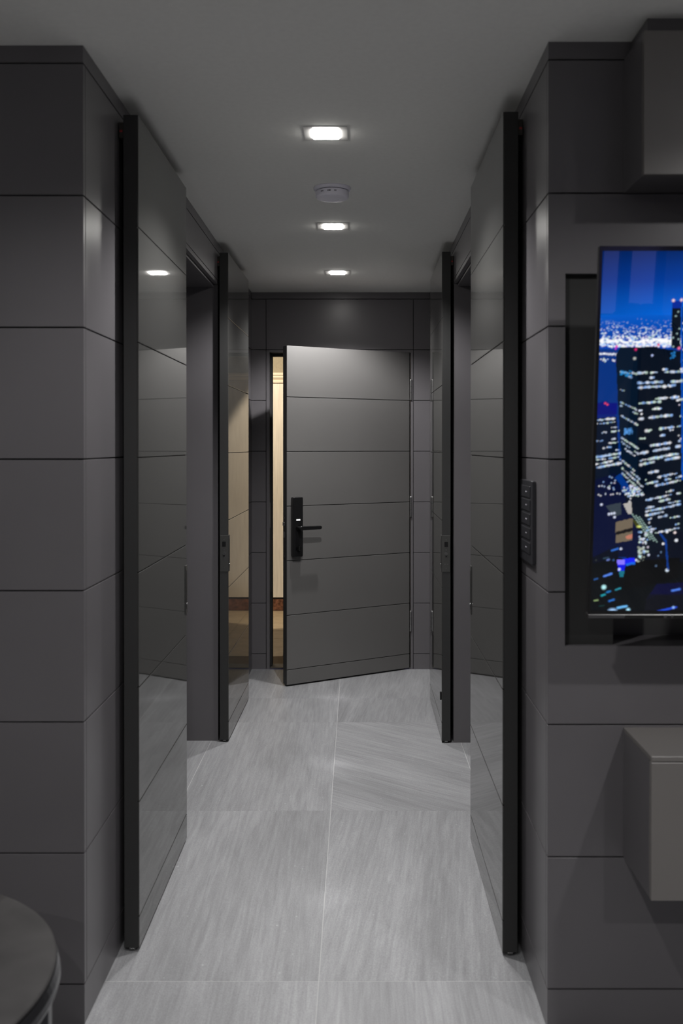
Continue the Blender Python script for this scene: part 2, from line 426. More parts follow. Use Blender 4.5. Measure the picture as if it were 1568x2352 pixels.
struct(box('wall_side_left', (-2.6, -0.83, YE, YE + 0.1, -0.08, CEIL), 'room_wall'), 'grey far wall of the left side room')
struct(box('wall_side_right', (0.63, 3.0, YE, YE + 0.1, -0.08, CEIL), 'room_wall'), 'grey far wall of the right side room')

# ------------------------------------------------------------------ outside corridor seen through the ajar door
of = struct(box('floor_outer', (-2.6, 1.8, YE + 0.121, 8.32, -0.08, -0.002), 'brown_grout'), 'small beige tiles of the outer hallway floor')
TS = 0.30
nx = int(4.4 / TS)
key = None
for a in range(nx):
    for b in range(8):
        x = -2.6 + TS * (a + 0.5); y = 8.30 - TS * (b + 0.5)
        if y - TS / 2 < YE + 0.1: continue
        if key is None:
            bm = bmesh.new(); bm_box(bm, -TS / 2 + 0.002, TS / 2 - 0.002, -TS / 2 + 0.002, TS / 2 - 0.002, -0.008, 0.0, bevel=0.0005)
            o = obj('tile', bm, 'beige_tile', of, (x, y, 0)); key = o.data
        else:
            o = bpy.data.objects.new('tile', key); COL.objects.link(o); o.parent = of; o.location = (x, y, 0)
wo = struct(box('wall_outer', (-2.6, 1.8, 8.32, 8.42, -0.08, 2.7), 'beige_paper'), 'beige papered wall of the outer hallway')
ow = struct(empty('trim_2', (0, 8.32, 0)), 'ivory wood wainscot with cornice in the outer hallway')
x = -2.6
while x < 1.79:
    bm = bmesh.new(); bm_box(bm, x + 0.001, x + 0.549, -0.02, 0.0, 0.116, 1.968, bevel=0.001); obj('panel', bm, 'ivory_wood', ow)
    x += 0.55
bm = bmesh.new()
bm_prism(bm, [(0.0, 1.968), (-0.035, 1.968), (-0.035, 1.985), (-0.028, 1.990), (-0.045, 2.012), (-0.045, 2.028), (-0.055, 2.034), (-0.055, 2.052), (0.0, 2.052)], -2.6, 1.8, 'x')
obj('cornice', bm, 'ivory', ow)
box('baseboard', (-2.6, 1.8, -0.014, 0.0, 0.002, 0.100), 'marble_red', ow)
box('shadow_gap', (-2.6, 1.8, -0.004, 0.0, 0.100, 0.116), 'core', ow)
struct(box('ceiling_outer', (-2.6, 1.8, YE + 0.12, 8.42, 2.7, 2.8), 'beige_paper'), 'beige ceiling of the outer hallway')
struct(box('wall_outer_left', (-2.7, -2.6, YE + 0.12, 8.42, -0.08, 2.7), 'beige_paper'), 'beige side wall of the outer hallway')
struct(box('wall_outer_right', (1.8, 1.9, YE + 0.12, 8.42, -0.08, 2.7), 'beige_paper'), 'beige side wall at the right end of the outer hallway')
struct(box('wall_outer_top', (-2.6, 1.8, YE + 0.02, YE + 0.12, CEIL + 0.1, 2.7), 'beige_paper'), 'beige wall above the entry in the outer hallway')
# warm spot lamps of the outer hallway
def spot(name, loc, power, size, col, radius=0.04, blend=0.15):
    d = bpy.data.lights.new(name, 'SPOT'); d.energy = power; d.spot_size = size; d.spot_blend = blend; d.color = col; d.shadow_soft_size = radius
    o = bpy.data.objects.new(name, d); o.location = loc; COL.objects.link(o); return o
for lx in (-1.5,):
    spot('hallway_spot_lamp', (lx, 7.0, 2.66), 200.0, math.radians(84), (1.0, 0.87, 0.69), blend=0.05).rotation_euler = (math.radians(48.4), 0, 0)

# ------------------------------------------------------------------ sliding doors
def sliding_door(name, side, x_face_n, x_face_f, y0, y1, label, top=2.348, lock_near=True):
    """side -1 left, +1 right; leaf 42 mm thick behind the corridor face; slightly skewed when near/far faces differ"""
    th = 0.042
    root = empty(name, ((x_face_n + side * th / 2), y0, 0))
    ang = math.atan2(-(x_face_f - x_face_n), y1 - y0)
    root.rotation_euler = (0, 0, ang)
    Ld = y1 - y0
    f = -side * th / 2                        # local x of the corridor face
    s = -side                                 # direction of the corridor from the leaf
    struct(root, label); root['category'] = 'door'
    bm = bmesh.new(); bm_box(bm, -th / 2 if s > 0 else -th / 2 + 0.004, th / 2 - 0.004 if s > 0 else th / 2, 0, Ld, 0.010, top, bevel=0.0006)
    obj('leaf_core', bm, 'edge', root)
    g = 0.0015
    js = [0.010] + JT[1:8] + [top]
    for i in range(8):
        lo = js[i] + (g if i else 0); hi = js[i + 1] - (g if i < 7 else 0)
        bm = bmesh.new(); bm_box(bm, f - s * 0.004, f, 0.0008, Ld - 0.0008, lo, hi, bevel=0.0008)
        obj('panel', bm, 'gloss', root)
    # floor guide under the near edge and the hanger at the top
    box('floor_guide', (-0.007, 0.009, -0.0006, 0.05, 0.0045, 0.0098), 'dark_steel', root, bevel=0.001)
    hx0, hx1 = (-s * th / 2), (-s * (th / 2 + 0.013))
    hg = box('hanger', (hx0, hx1, 0.002, 0.040, 2.285, 2.328), 'hanger', root, bevel=0.001)
    box('bolt', (-s * (th / 2 + 0.003), -s * (th / 2 + 0.011), 0.0005, 0.012, 2.300, 2.306), 'red', hg, bevel=0.001)
    # lock fitting on the meeting edge
    ye = 0.0 if lock_near else Ld
    d = -1 if lock_near else 1                # outward direction of that edge
    z0, z1 = 0.820, 0.9945
    lk = box('lock_plate', (-th / 2 + 0.001, th / 2 - 0.001, ye, ye + d * 0.0022, z0, z1), 'plate', root, bevel=0.0009)
    yy = ye + d * 0.0024
    def dot(nm, zc, w, h, mt, xx=0.0, t=0.0006):
        box(nm, (xx - w / 2, xx + w / 2, yy, yy + d * t, zc - h / 2, zc + h / 2), mt, lk, bevel=0.0)
    dot('hook_slot', z1 - 0.043, 0.017, 0.024, 'black')
    for zc in (z1 - 0.021, z1 - 0.069, z0 + 0.018):
        bm = bmesh.new(); bm_cyl(bm, (0, yy + d * 0.0004, zc), 0.0026, 0.0012, 'y', 12); obj('screw', bm, 'steel', lk)
    bm = bmesh.new(); bm_cyl(bm, (0, yy + d * 0.0016, z1 - 0.088), 0.0075, 0.003, 'y', 20); obj('thumb_turn', bm, 'steel', lk)
    bm = bmesh.new(); bm_cyl(bm, (0, yy + d * 0.0004, z1 - 0.100), 0.0035, 0.0012, 'y', 12); obj('keyhole', bm, 'black', lk)
    if side > 0:
        for k in range(5):
            if k != 2: dot('print_mark', z0 + 0.037, 0.0026, 0.003, 'steel', (k - 2) * 0.0042, 0.0003)
    # recessed pull on the corridor face, folded over from the edge
    py0, py1 = (0.001, 0.034) if lock_near else (Ld - 0.034, Ld - 0.001)
    pl = box('recessed_pull', (f, f + s * 0.0025, py0, py1, z0, z1), 'plate', root, bevel=0.0009)
    box('finger_recess', (f + s * 0.0025, f + s * 0.0030, py0 + 0.009, py1 - 0.009, z0 + 0.018, z1 - 0.018), 'black', pl)
    bm = bmesh.new(); yk = py0 + 0.006 if lock_near else py1 - 0.017
    bmesh.ops.create_uvsphere(bm, u_segments=12, v_segments=8, radius=0.0032, matrix=Matrix.Translation((f + s * 0.0035, yk, z0 + 0.037)))
    obj('pull_stud', bm, 'steel', pl, smooth=True)
    return root

sliding_door('door_1', -1, -0.611, -0.612, 2.697, 3.461, 'nearer glossy grey sliding door on the left of the corridor', lock_near=False)
sliding_door('door_2', 1, 0.4056, 0.4085, 2.672, 3.453, 'nearer glossy grey sliding door on the right of the corridor', lock_near=False)
sliding_door('door_3', -1, -0.615, -0.605, 4.612, 5.385, 'farther glossy grey sliding door on the left, beside the entry door')
d4 = sliding_door('door_4', 1, 0.4060, 0.4090, 4.594, 5.360, 'farther glossy grey sliding door on the right, near the end wall')
box('bumper', (-0.0210, -0.0290, 0.003, 0.016, 0.206, 0.245), 'black', d4, bevel=0.002)

# ------------------------------------------------------------------ entry door leaf (ajar)
ux, uy = -0.857, -0.515                       # along the leaf from hinge to lock edge
ang = math.atan2(uy, ux)
ed = empty('door_5', (FXR - 0.002, YE, 0), ang)
struct(ed, 'grey panelled entry door standing ajar at the end of the corridor'); ed['category'] = 'door'
# local x: along leaf, local y: -> left normal of u.  u x z: camera side is local +y? (-uy, ux) = (0.515,-0.857) -> towards camera
LW = 0.875; LT = 0.05
bm = bmesh.new(); bm_box(bm, 0.002, LW, -LT, -0.005, 0.010, 2.0147, bevel=0.0008); obj('leaf_core', bm, 'edge', ed)
js = [0.010] + JT[1:7] + [2.0147]
for i in range(7):
    g = 0.0021
    lo = js[i] + (g if i else 0); hi = js[i + 1] - (g if i < 6 else 0)
    bm = bmesh.new(); bm_box(bm, 0.003, LW - 0.0005, -0.0051, 0.0, lo, hi, bevel=0.0008); obj('panel', bm, 'leaf', ed)
for zc in (1.78, 1.037, 0.309):
    hg = None
    bm = bmesh.new(); bm_cyl(bm, (-0.003, 0.007, zc), 0.0062, 0.118, 'z', 16); hg = obj('hinge', bm, 'steel', ed, smooth=False)
    for k in (-1, 1):
        bm = bmesh.new(); bm_cyl(bm, (-0.003, 0.007, zc + k * 0.0625), 0.0072, 0.006, 'z', 16, r2=0.005 if k > 0 else 0.0072); obj('hinge_cap', bm, 'steel', hg)
        bm = bmesh.new(); bm_cyl(bm, (-0.003, 0.007, zc + k * 0.020), 0.0067, 0.0015, 'z', 16); obj('hinge_joint', bm, 'dark_steel', hg)
# electronic lock
lx0, lx1, lz0, lz1, lt = 0.783, 0.848, 0.767, 1.120, 0.030
bm = bmesh.new()
def rrect(x0, x1, z0, z1, r, n=5):
    pts = []
    for cx, cz, a0 in ((x1 - r, z1 - r, 0), (x0 + r, z1 - r, 90), (x0 + r, z0 + r, 180), (x1 - r, z0 + r, 270)):
        for k in range(n + 1):
            a = math.radians(a0 + 90 * k / n); pts.append((cx + r * math.cos(a), cz + r * math.sin(a)))
    return pts
bm_prism(bm, rrect(lx0, lx1, lz0, lz1, 0.007), 0.0002, lt, 'y', bevel=0.0018)
lock = obj('door_lock', bm, 'black', ed, smooth=False); lock['label'] = 'tall black electronic lock with lever handle'
zc = 0.939; xc = 0.815
bm = bmesh.new(); bm_cyl(bm, (xc, lt + 0.004, zc), 0.017, 0.008, 'y', 28); obj('rosette', bm, 'black_gloss', lock)
# lever: spindle and tapered rounded bar pointing to the hinge side
bm = bmesh.new()
bm_cyl(bm, (xc, lt + 0.022, zc), 0.0115, 0.032, 'y', 24)
res = rrect(xc - 0.135, xc + 0.012, zc - 0.0125, zc + 0.0125, 0.0120, 6)
res = [(x, zc + (z - zc) * (0.86 if x < xc - 0.06 else 1.0)) for x, z in res]
bm_prism(bm, res, lt + 0.034, lt + 0.048, 'y', bevel=0.003)
obj('lever_handle', bm, 'black', lock)
box('indicator', (xc - 0.013, xc + 0.013, lt + 0.0001, lt + 0.0012, 0.981, 0.990), 'led', lock)
bm = bmesh.new(); bm_cyl(bm, (xc, lt + 0.003, 0.818), 0.0150, 0.006, 'y', 24); tt = obj('thumb_turn', bm, 'black_gloss', lock)
bm = bmesh.new(); bm_box(bm, xc - 0.004, xc + 0.004, lt + 0.006, lt + 0.018, 0.804, 0.832, bevel=0.0015); obj('turn_grip', bm, 'dark_steel', lock)
# mortise face on the leaf edge
mp = box('mortise_plate', (LW + 0.0001, LW + 0.0025, -0.037, -0.013, 0.755, 1.010), 'dark_steel', ed, bevel=0.0005)
box('latch_bolt', (LW + 0.0025, LW + 0.013, -0.032, -0.018, 0.950, 0.972), 'steel', mp, bevel=0.002)
box('dead_bolt', (LW + 0.0025, LW + 0.006, -0.033, -0.017, 0.880, 0.915), 'steel', mp, bevel=0.001)
for z in (0.770, 0.996):
    bm = bmesh.new(); bm_cyl(bm, (LW + 0.003, -0.025, z), 0.003, 0.0015, 'x', 10); obj('screw', bm, 'steel', mp)
box('bottom_seal', (0.004, LW - 0.002, -0.034, -0.018, 0.0010, 0.012), 'black', ed)

# ------------------------------------------------------------------ downlights
def downlight(x, y, label, lens, group):
    root = empty('downlight', (x, y, CEIL)); tag(root, label, 'ceiling light', group)
    bm = bmesh.new()
    o_, i_, z = 0.0675, 0.0455, -0.0012
    for (a, b, c, d) in ((-o_, o_, -o_, -i_), (-o_, o_, i_, o_), (-o_, -i_, -i_, i_), (i_, o_, -i_, i_)):
        bm_box(bm, a, b, c, d, z, -0.0001)
    obj('frame', bm, 'trim_white', root)
    bm = bmesh.new(); bm_box(bm, -0.0405, 0.0405, -0.0405, 0.0405, -0.0060, -0.0002, bevel=0.002)
    obj('lens', bm, lens, root)
    d = bpy.data.lights.new('downlight_lamp', 'SPOT'); d.spot_size = SPREAD if lens == 'lens_hall' else math.radians(150); d.spot_blend = 0.5; d.shadow_soft_size = 0.03
    d.energy = P_HALL if lens == 'lens_hall' else P_ROOM; d.color = (1.0, 0.985, 0.975)
    l = bpy.data.objects.new('downlight_lamp', d); COL.objects.link(l); l.parent = root; l.location = (0, 0, -0.0065)
    return root
GH = 'square downlights along the corridor ceiling'
downlight(-0.0966, 3.018, 'nearest and largest of the three lit square downlights, before the smoke detector', 'lens_hall', GH)
downlight(-0.1060, 4.290, 'middle lit square downlight, just beyond the smoke detector', 'lens_hall', GH)
downlight(-0.1080, 5.428, 'farthest lit square downlight, above the entry door', 'lens_hall', GH)
GR = 'square downlights in the room behind the camera'
for k, (x, y) in enumerate(((-0.28, 1.36), (1.22, 1.36), (-0.28, -0.6), (1.22, -0.6), (-1.78, -0.6))):
    downlight(x, y, ('square ceiling downlight over the room before the corridor mouth', 'square ceiling downlight before the low cabinet', 'square ceiling downlight behind the camera, in line with the corridor', 'square ceiling downlight behind the camera at the right', 'square ceiling downlight behind the camera at the left')[k], 'lens_room', GR)

# ------------------------------------------------------------------ smoke detector
sd = empty('smoke_detector', (-0.093, 3.656, CEIL)); tag(sd, 'round white smoke detector on the corridor ceiling between two downlights', 'smoke detector')
bm = bmesh.new(); bm_lathe(bm, [(0, -0.0002), (0.0705, -0.0002), (0.071, -0.004), (0.068, -0.010), (0.062, -0.012), (0, -0.012)]); obj('base', bm, 'white', sd)
bm = bmesh.new(); bm_lathe(bm, [(0, -0.012), (0.058, -0.012), (0.058, -0.0145), (0, -0.0145)]); obj('seam', bm, 'core', sd)
bm = bmesh.new(); bm_lathe(bm, [(0, -0.0145), (0.0625, -0.0145), (0.0632, -0.018), (0.0630, -0.034), (0.0590, -0.0395), (0.045, -0.0425), (0.024, -0.0435), (0.022, -0.0425), (0, -0.0425)])
bd = obj('body', bm, 'white', sd)
for k, (a, w) in enumerate(((-97, 6), (-103, 3), (-80, 3), (-76, 2), (-128, 4), (-122, 3))):
    a = math.radians(a); bm = bmesh.new(); bm_box(bm, -w * 0.0006, w * 0.0006, -0.0004, 0.0004, -0.002, 0.002)
    o = obj('print_mark', bm, 'label_print', bd, (0.0635 * math.cos(a), 0.0635 * math.sin(a), -0.024)); o.rotation_euler = (0, 0, a + math.pi / 2)

# tiny white sensor on the ceiling
bm = bmesh.new(); bm_lathe(bm, [(0, 0), (0.004, 0), (0.0035, -0.003), (0, -0.004)], 16)
o = obj('ceiling_sensor', bm, 'white', None, (-0.128, 4.83, CEIL), smooth=True); tag(o, 'tiny white dot sensor on the ceiling between the two farthest downlights', 'sensor')

# ------------------------------------------------------------------ light switch on the right return
sw = empty('light_switch', (XR, 2.489, 0)); tag(sw, 'tall dark multi-gang light switch plate beside the right sliding door', 'light switch')
bm = bmesh.new()
bm_prism(bm, [(p[0], p[1]) for p in rrect(0.0, 0.185, 1.112, 1.330, 0.004)], -0.0095, -0.0002, 'x', bevel=0.0012)
obj('plate', bm, 'switch', sw)
for zc in (1.152, 1.190, 1.2275, 1.265, 1.300):
    bt = box('button', (-0.0115, -0.0094, 0.028, 0.160, zc - 0.0155, zc + 0.0155), 'switch', sw, bevel=0.0012)
    box('button_mark', (-0.01185, -0.0115, 0.075, 0.090, zc - 0.001, zc + 0.001), 'white', bt)

# ------------------------------------------------------------------ cabinets on the right wall
uc = empty('wall_cabinet', (0.6456, YR, 0)); tag(uc, 'warm grey upper cabinet hung at the ceiling above the television', 'cabinet')
CW = 2.2
bm = bmesh.new(); bm_box(bm, 0.0, CW, -0.149, -0.0002, 2.0335, 2.3555, bevel=0.0008); obj('carcass', bm, 'board', uc)
bm = bmesh.new(); bm_box(bm, 0.0, CW / 2 - 0.0015, -0.167, -0.1492, 2.0325, 2.3555, bevel=0.001); obj('door', bm, 'warm_cabinet', uc)
bm = bmesh.new(); bm_box(bm, CW / 2 + 0.0015, CW, -0.167, -0.1492, 2.0325, 2.3555, bevel=0.001); obj('door', bm, 'warm_cabinet', uc)
bm = bmesh.new(); bm_box(bm, 0.0195, CW, -0.127, -0.0002, 2.3556, CEIL - 0.0002); obj('filler_strip', bm, 'board', uc)

lc = empty('low_cabinet', (0.648, YR, 0)); tag(lc, 'warm grey floating cabinet on the right wall below the television', 'cabinet')
bm = bmesh.new(); bm_box(bm, 0.0, CW, -0.205, -0.0002, 0.420, 0.7265, bevel=0.0008); obj('carcass', bm, 'board', lc)
bm = bmesh.new(); bm_box(bm, 0.0, CW / 2 - 0.0015, -0.223, -0.2065, 0.4195, 0.7245, bevel=0.001); obj('door', bm, 'warm_cabinet', lc)
bm = bmesh.new(); bm_box(bm, CW / 2 + 0.0015, CW, -0.223, -0.2065, 0.4195, 0.7245, bevel=0.001); obj('door', bm, 'warm_cabinet', lc)
bm = bmesh.new(); bm_box(bm, 0.0, CW, -0.223, -0.0002, 0.7267, 0.7380, bevel=0.001); obj('top_board', bm, 'warm_cabinet', lc)

# ------------------------------------------------------------------ television
# local frame: origin at the lower left corner of the front, x right, z up the screen, y away from the viewer
TVH, TVW = 0.834, 1.46
tilt = math.atan2(2.220 - 2.117, 0.82)
tv = empty('television', (0.5335, 2.220, 1.033)); tv.rotation_euler = (tilt, 0, 0)
tag(tv, 'large black television showing a blue night skyline, tilted over the wall niche', 'television')
bm = bmesh.new(); bm_box(bm, 0.0, TVW, 0.0015, 0.018, 0.0, TVH, bevel=0.0015); obj('panel_body', bm, 'black', tv)
bm = bmesh.new(); bm_box(bm, 0.10, TVW - 0.10, 0.018, 0.050, 0.06, 0.42, bevel=0.006); obj('rear_housing', bm, 'black', tv)
for (a, b, c, d) in ((0, TVW, 0, 0.0085), (0, TVW, TVH - 0.0105, TVH), (0, 0.0065, 0.0085, TVH - 0.0105), (TVW - 0.0065, TVW, 0.0085, TVH - 0.0105)):
    bm = bmesh.new(); bm_box(bm, a, b, -0.0012, 0.0014, c, d); obj('bezel', bm, 'black_gloss', tv)
ts = box('bottom_trim', (0.0, TVW, -0.002, 0.022, -0.0100, -0.0002), 'dark_steel', tv, bevel=0.0012)
box('trim_inlay', (0.085, 0.175, -0.0026, -0.0019, -0.0085, -0.0020), 'black_gloss', ts)
box('trim_inlay', (0.182, 0.192, -0.0026, -0.0019, -0.0085, -0.0020), 'black_gloss', ts)
box('trim_inlay', (0.197, 0.90, -0.0026, -0.0019, -0.0085, -0.0020), 'black_gloss', ts)
bm = bmesh.new(); bm_box(bm, 0.55, 0.90, 0.050, 0.075, 0.20, 0.50, bevel=0.003); obj('mount_plate', bm, 'dark_steel', tv)
bm = bmesh.new(); bm_box(bm, 0.68, 0.77, 0.075, 0.215, 0.30, 0.38, bevel=0.003); obj('mount_arm', bm, 'dark_steel', tv)

def city_canvas(W, H):
    """night skyline, linear RGB, W x H cells at 1 cell = 1 unit; row 0 at the top"""
    rng = np.random.default_rng(7)
    yy, xx = np.mgrid[0:H, 0:W].astype(np.float32)
    img = np.zeros((H, W, 3), np.float32)
    def L(c): return np.array(srgb(*c)[:3], np.float32)
    # sky
    t = np.clip(yy / 150.0, 0, 1)
    s0, s1, s2 = L((0, 30, 84)), L((0, 54, 142)), L((2, 92, 200))
    k = np.clip(t * 2, 0, 1)[..., None]; k2 = np.clip(t * 2 - 1, 0, 1)[..., None]
    img[:] = (s0 * (1 - k) + s1 * k) * (1 - k2) + s2 * k2
    img *= (0.80 + 0.45 * np.clip(xx / 190.0, 0, 1.3))[..., None]
    # water / low distance under the horizon band
    def fill(x0, x1, y0, y1, c):
        img[max(0, int(y0)):max(0, int(y1)), max(0, int(x0)):max(0, int(x1))] = L(c)
    def poly(pts, c, mix=1.0):
        inside = np.zeros((H, W), bool)
        n = len(pts); j = n - 1
        for i in range(n):
            xi, yi = pts[i]; xj, yj = pts[j]
            if yi != yj:
                cond = ((yi > yy) != (yj > yy)) & (xx < (xj - xi) * (yy - yi) / (yj - yi) + xi)
                inside ^= cond
            j = i
        img[inside] = img[inside] * (1 - mix) + L(c) * mix
    def dot(x, y, r, c, s=1.0, asp=1.0, ang=0.0):
        x0, x1 = int(max(0, x - 3 * r * max(1, asp) - 1)), int(min(W, x + 3 * r * max(1, asp) + 2))
        y0, y1 = int(max(0, y - 3 * r * max(1, asp) - 1)), int(min(H, y + 3 * r * max(1, asp) + 2))
        if x1 <= x0 or y1 <= y0: return
        dx = xx[y0:y1, x0:x1] - x; dy = yy[y0:y1, x0:x1] - y
        ca, sa = math.cos(ang), math.sin(ang)
        u = (dx * ca + dy * sa) / asp; v = -dx * sa + dy * ca
        d = np.sqrt(u * u + v * v) / r
        a = np.clip(1.5 - d, 0, 1)[..., None] * s
        img[y0:y1, x0:x1] = img[y0:y1, x0:x1] * (1 - np.clip(a, 0, 1)) + L(c) * a
    whites = [(250, 250, 255), (225, 235, 255), (190, 215, 250), (215, 240, 225), (150, 190, 250), (235, 225, 245)]
    # horizon city band
    fill(0, W, 226, 900, (0, 48, 125))
    for q in range(150, 200): fill(0, W, q, q + 1, (5, 90 - (q - 150) * 0.5, 198 - (q - 150) * 0.7))
    fill(0, W, 200, 226, (4, 64, 170))
    for _ in range(int(W * 3.4)):
        y = 156 + 64 * rng.random() ** 0.62; x = rng.random() * W
        sz = 0.55 + 1.35 * max(0, (y - 160) / 60)
        dot(x, y, sz * (0.7 + 0.5 * rng.random()), whites[rng.integers(6)], 0.22 + 0.78 * min(1, max(0, (y - 158) / 44)), 1.0 + rng.random())
    for _ in range(int(W * 0.34)):
        x = rng.random() * W; y = 203 + 8 * rng.random(); dot(x, y, 2.2, (255, 255, 255), 1.0, 1.5)
    for x in np.arange(0, 42, 4.0): dot(x + rng.random() * 2, 235 + rng.random() * 2, 2.0, (245, 248, 255), 0.95)
    for _ in range(14): dot(rng.random() * 40, 244 + rng.random() * 12, 1.6, whites[rng.integers(6)], 0.8)
    for x, y in ((36, 224), (40, 254)): dot(x, y, 2.2, (210, 50, 220), 0.9)
    # small tower at the left
    fill(0, 44, 345, 372, (0, 12, 120)); poly([(0, 345), (22, 340), (26, 358), (40, 366), (44, 384), (0, 384)], (4, 18, 110), 0.7)
    poly([(0, 380), (44, 376), (52, 470), (58, 480), (60, 700), (0, 700)], (2, 16, 38))
    for x, y in ((17, 346), (22, 349)): dot(x, y, 2.3, (240, 70, 100), 1.0)
    def row_lights(x0, x1, y0, slope, dens, r, step=4.2, bright=1.0, run=3):
        x = x0; on = rng.random() < dens
        n = 0
        while x < x1:
            if n <= 0: on = rng.random() < dens; n = rng.integers(1, run + 2)
            if on: dot(x, y0 + slope * (x - x0) + rng.normal() * 0.4, r * (0.55 + 0.75 * rng.random()), whites[rng.integers(5)], bright * (0.62 + 0.38 * rng.random()), 1.2, math.atan(slope))
            x += step * (0.8 + 0.4 * rng.random()); n -= 1
    row_lights(0, 40, 384, -0.10, 1.0, 2.1, 3.6)
    row_lights(0, 40, 393, -0.12, 0.5, 1.5)
    for k in range(9): row_lights(0, 52, 404 + k * 8.5 + rng.random() * 3, -0.13, 0.22, 1.5)
    row_lights(0, 58, 468, -0.16, 0.85, 2.3); row_lights(0, 58, 476, -0.16, 0.5, 1.6); row_lights(4, 60, 492, -0.20, 0.95, 2.4, 3.5)
    row_lights(0, 58, 484, -0.18, 0.5, 1.8)
    # main tower: left face and right face
    poly([(37, 238), (46, 222), (130, 219), (130, 222), (187, 232), (190, 250), (200, 900), (92, 900), (62, 520), (56, 430), (44, 330)], (2, 12, 28))
    poly([(37, 238), (46, 222), (85, 220), (98, 560), (60, 500), (44, 330)], (2, 20, 40))
    # right tower
    poly([(158, 133), (178, 133), (192, 700), (196, 230), (160, 222)], (3, 14, 28))
    poly([(158, 120), (178, 118), (179, 134), (158, 135)], (0, 40, 150))
    poly([(181, 133), (230, 133), (240, 800), (198, 800)], (3, 14, 28))
    for k in range(60): dot(182 + rng.random() * 46, 140 + rng.random() * 330, 1.7, whites[rng.integers(6)], 0.75)
    for x, y in ((160, 118), (178, 117)): dot(x, y, 3.0, (255, 215, 215), 1.0)
    dot(187, 112, 3.0, (245, 245, 255)); dot(177, 223, 3.0, (255, 120, 170))
    for x, y in ((167, 152), (172, 143), (171, 191), (175, 203), (163, 200), (176, 180), (164, 220)): dot(x, y, 1.9, (170, 200, 200), 0.8)
    poly([(177, 133), (181, 133), (200, 520), (196, 520)], (0, 80, 190))
    for x, y, c in ((81, 226, (235, 40, 120)), (131, 216, (240, 90, 120)), (38, 219, (230, 60, 190))): dot(x, y, 2.6, c)
    dot(79, 246, 3.0, (190, 195, 190)); dot(118, 239, 2.4, (190, 205, 255))
    for _ in range(8): dot(155 + rng.random() * 14, 232 + rng.random() * 14, 2.0, (40, 140, 220), 0.7)
    # window rows: right face, slopes steepen downwards
    ex = lambda y: 84 + (y - 240) * 0.062 + (12 if y > 480 else 0)
    dense = {268: 0.75, 262: .55, 280: .5, 291: 0.75, 301: 0.9, 329: .7, 336: 0.85, 352: .5, 361: .5, 371: 0.85, 400: .6, 407: .5, 416: .4, 436: .75, 449: .55, 458: .6, 466: .9, 475: 0.8, 495: .4}
    for y, d in dense.items():
        sl = -0.02 - (y - 250) * 0.0008
        row_lights(ex(y) + 4, 190, y + 10, sl, d * 0.78, 2.5, 4.6, 1.0, 4)
    for k in range(40):
        y = 512 + k * 9.0 + rng.random() * 2
        if y > 640: break
        row_lights(ex(y) + 2, 196, y + 8, -0.22, 0.5, 2.1, 4.7, 1.0, 5)
    # left face, rows run down to the right
    for y, d, s_ in ((262, .35, .25), (282, .5, .1), (290, .4, .15), (308, .3, .3), (322, .35, .35), (338, .35, .4), (350, .9, .45), (358, .5, .5), (380, .9, .55), (402, .3, .5), (430, .8, .65), (440, .5, .7), (450, .5, .7), (482, .9, .8), (490, .8, .85), (500, .9, .9), (512, .8, .9), (520, .6, .9)):
        row_lights(46 + (y - 250) * 0.06, ex(y) - 1, y - 6, s_, d, 1.8, 4.0, 0.85, 5)
    for _ in range(60): dot(62 + rng.random() * 18 , 402 + rng.random() * 14, 1.5, (90, 160, 235), 0.5)
    for _ in range(28): dot(48 + rng.random() * 26, 274 + rng.random() * 12, 1.8, (40, 150, 225), 0.6)
    # streets and clutter between the towers
    poly([(0, 520), (44, 505), (104, 640), (118, 700), (0, 700)], (1, 10, 48))
    poly([(44, 515), (56, 505), (86, 545), (76, 552)], (0, 50, 130))
    for _ in range(70): dot(70 + rng.normal() * 12 + 14, 546 + rng.normal() * 9, 1.9, whites[rng.integers(6)], 0.75)
    for _ in range(22): dot(8 + rng.random() * 52, 510 + rng.random() * 50, 1.8, whites[rng.integers(6)], 0.7)
    poly([(26, 580), (60, 572), (62, 600), (44, 604)], (52, 62, 72)); poly([(66, 576), (84, 570), (86, 598), (78, 600)], (190, 185, 180), 0.85)
    poly([(50, 618), (88, 608), (90, 660), (52, 666)], (112, 100, 84)); poly([(52, 640), (90, 630), (90, 638), (52, 648)], (20, 18, 20)); poly([(74, 650), (88, 645), (90, 655), (76, 658)], (190, 120, 100))
    poly([(88, 612), (106, 616), (112, 632), (96, 628)], (60, 62, 20)); dot(104, 628, 2.4, (220, 230, 120), 1, 2.2)
    for a in range(3):
        for k in range(14): dot(88 + a * 8 + k * 3.2, 600 + a * 3 + k * 4.4, 1.4, (180, 215, 205), 0.75, 1.3, 0.9)
    for _ in range(34): dot(104 + rng.random() * 22, 640 + rng.random() * 50, 2.2, whites[rng.integers(6)], 0.75)
    for _ in range(26): dot(104 + rng.random() * 14, 676 + rng.random() * 36, 2.2, (200, 210, 190), 0.5)
    for k, (x, y) in enumerate(((34, 599), (40, 598), (46, 597), (47, 606), (16, 577), (64, 680), (100, 706), (128, 694), (132, 640))): dot(x, y, 2.6, (225, 232, 255), 0.95)
    # dark foreground
    poly([(0, 700), (56, 672), (60, 700), (110, 716), (196, 640), (1500, 620), (1500, 840), (0, 840)], (2, 8, 26))
    poly([(0, 715), (60, 700), (110, 715), (240, 710), (240, 840), (0, 840)], (2, 6, 10))
    poly([(72, 722), (118, 706), (200, 700), (200, 745), (120, 770), (74, 775)], (2, 3, 5))
    poly([(126, 800), (150, 762), (1500, 700), (1500, 770), (150, 790)], (3, 4, 62), 0.6)
    poly([(130, 788), (1500, 740), (1500, 840), (120, 840)], (8, 10, 22), 0.8)
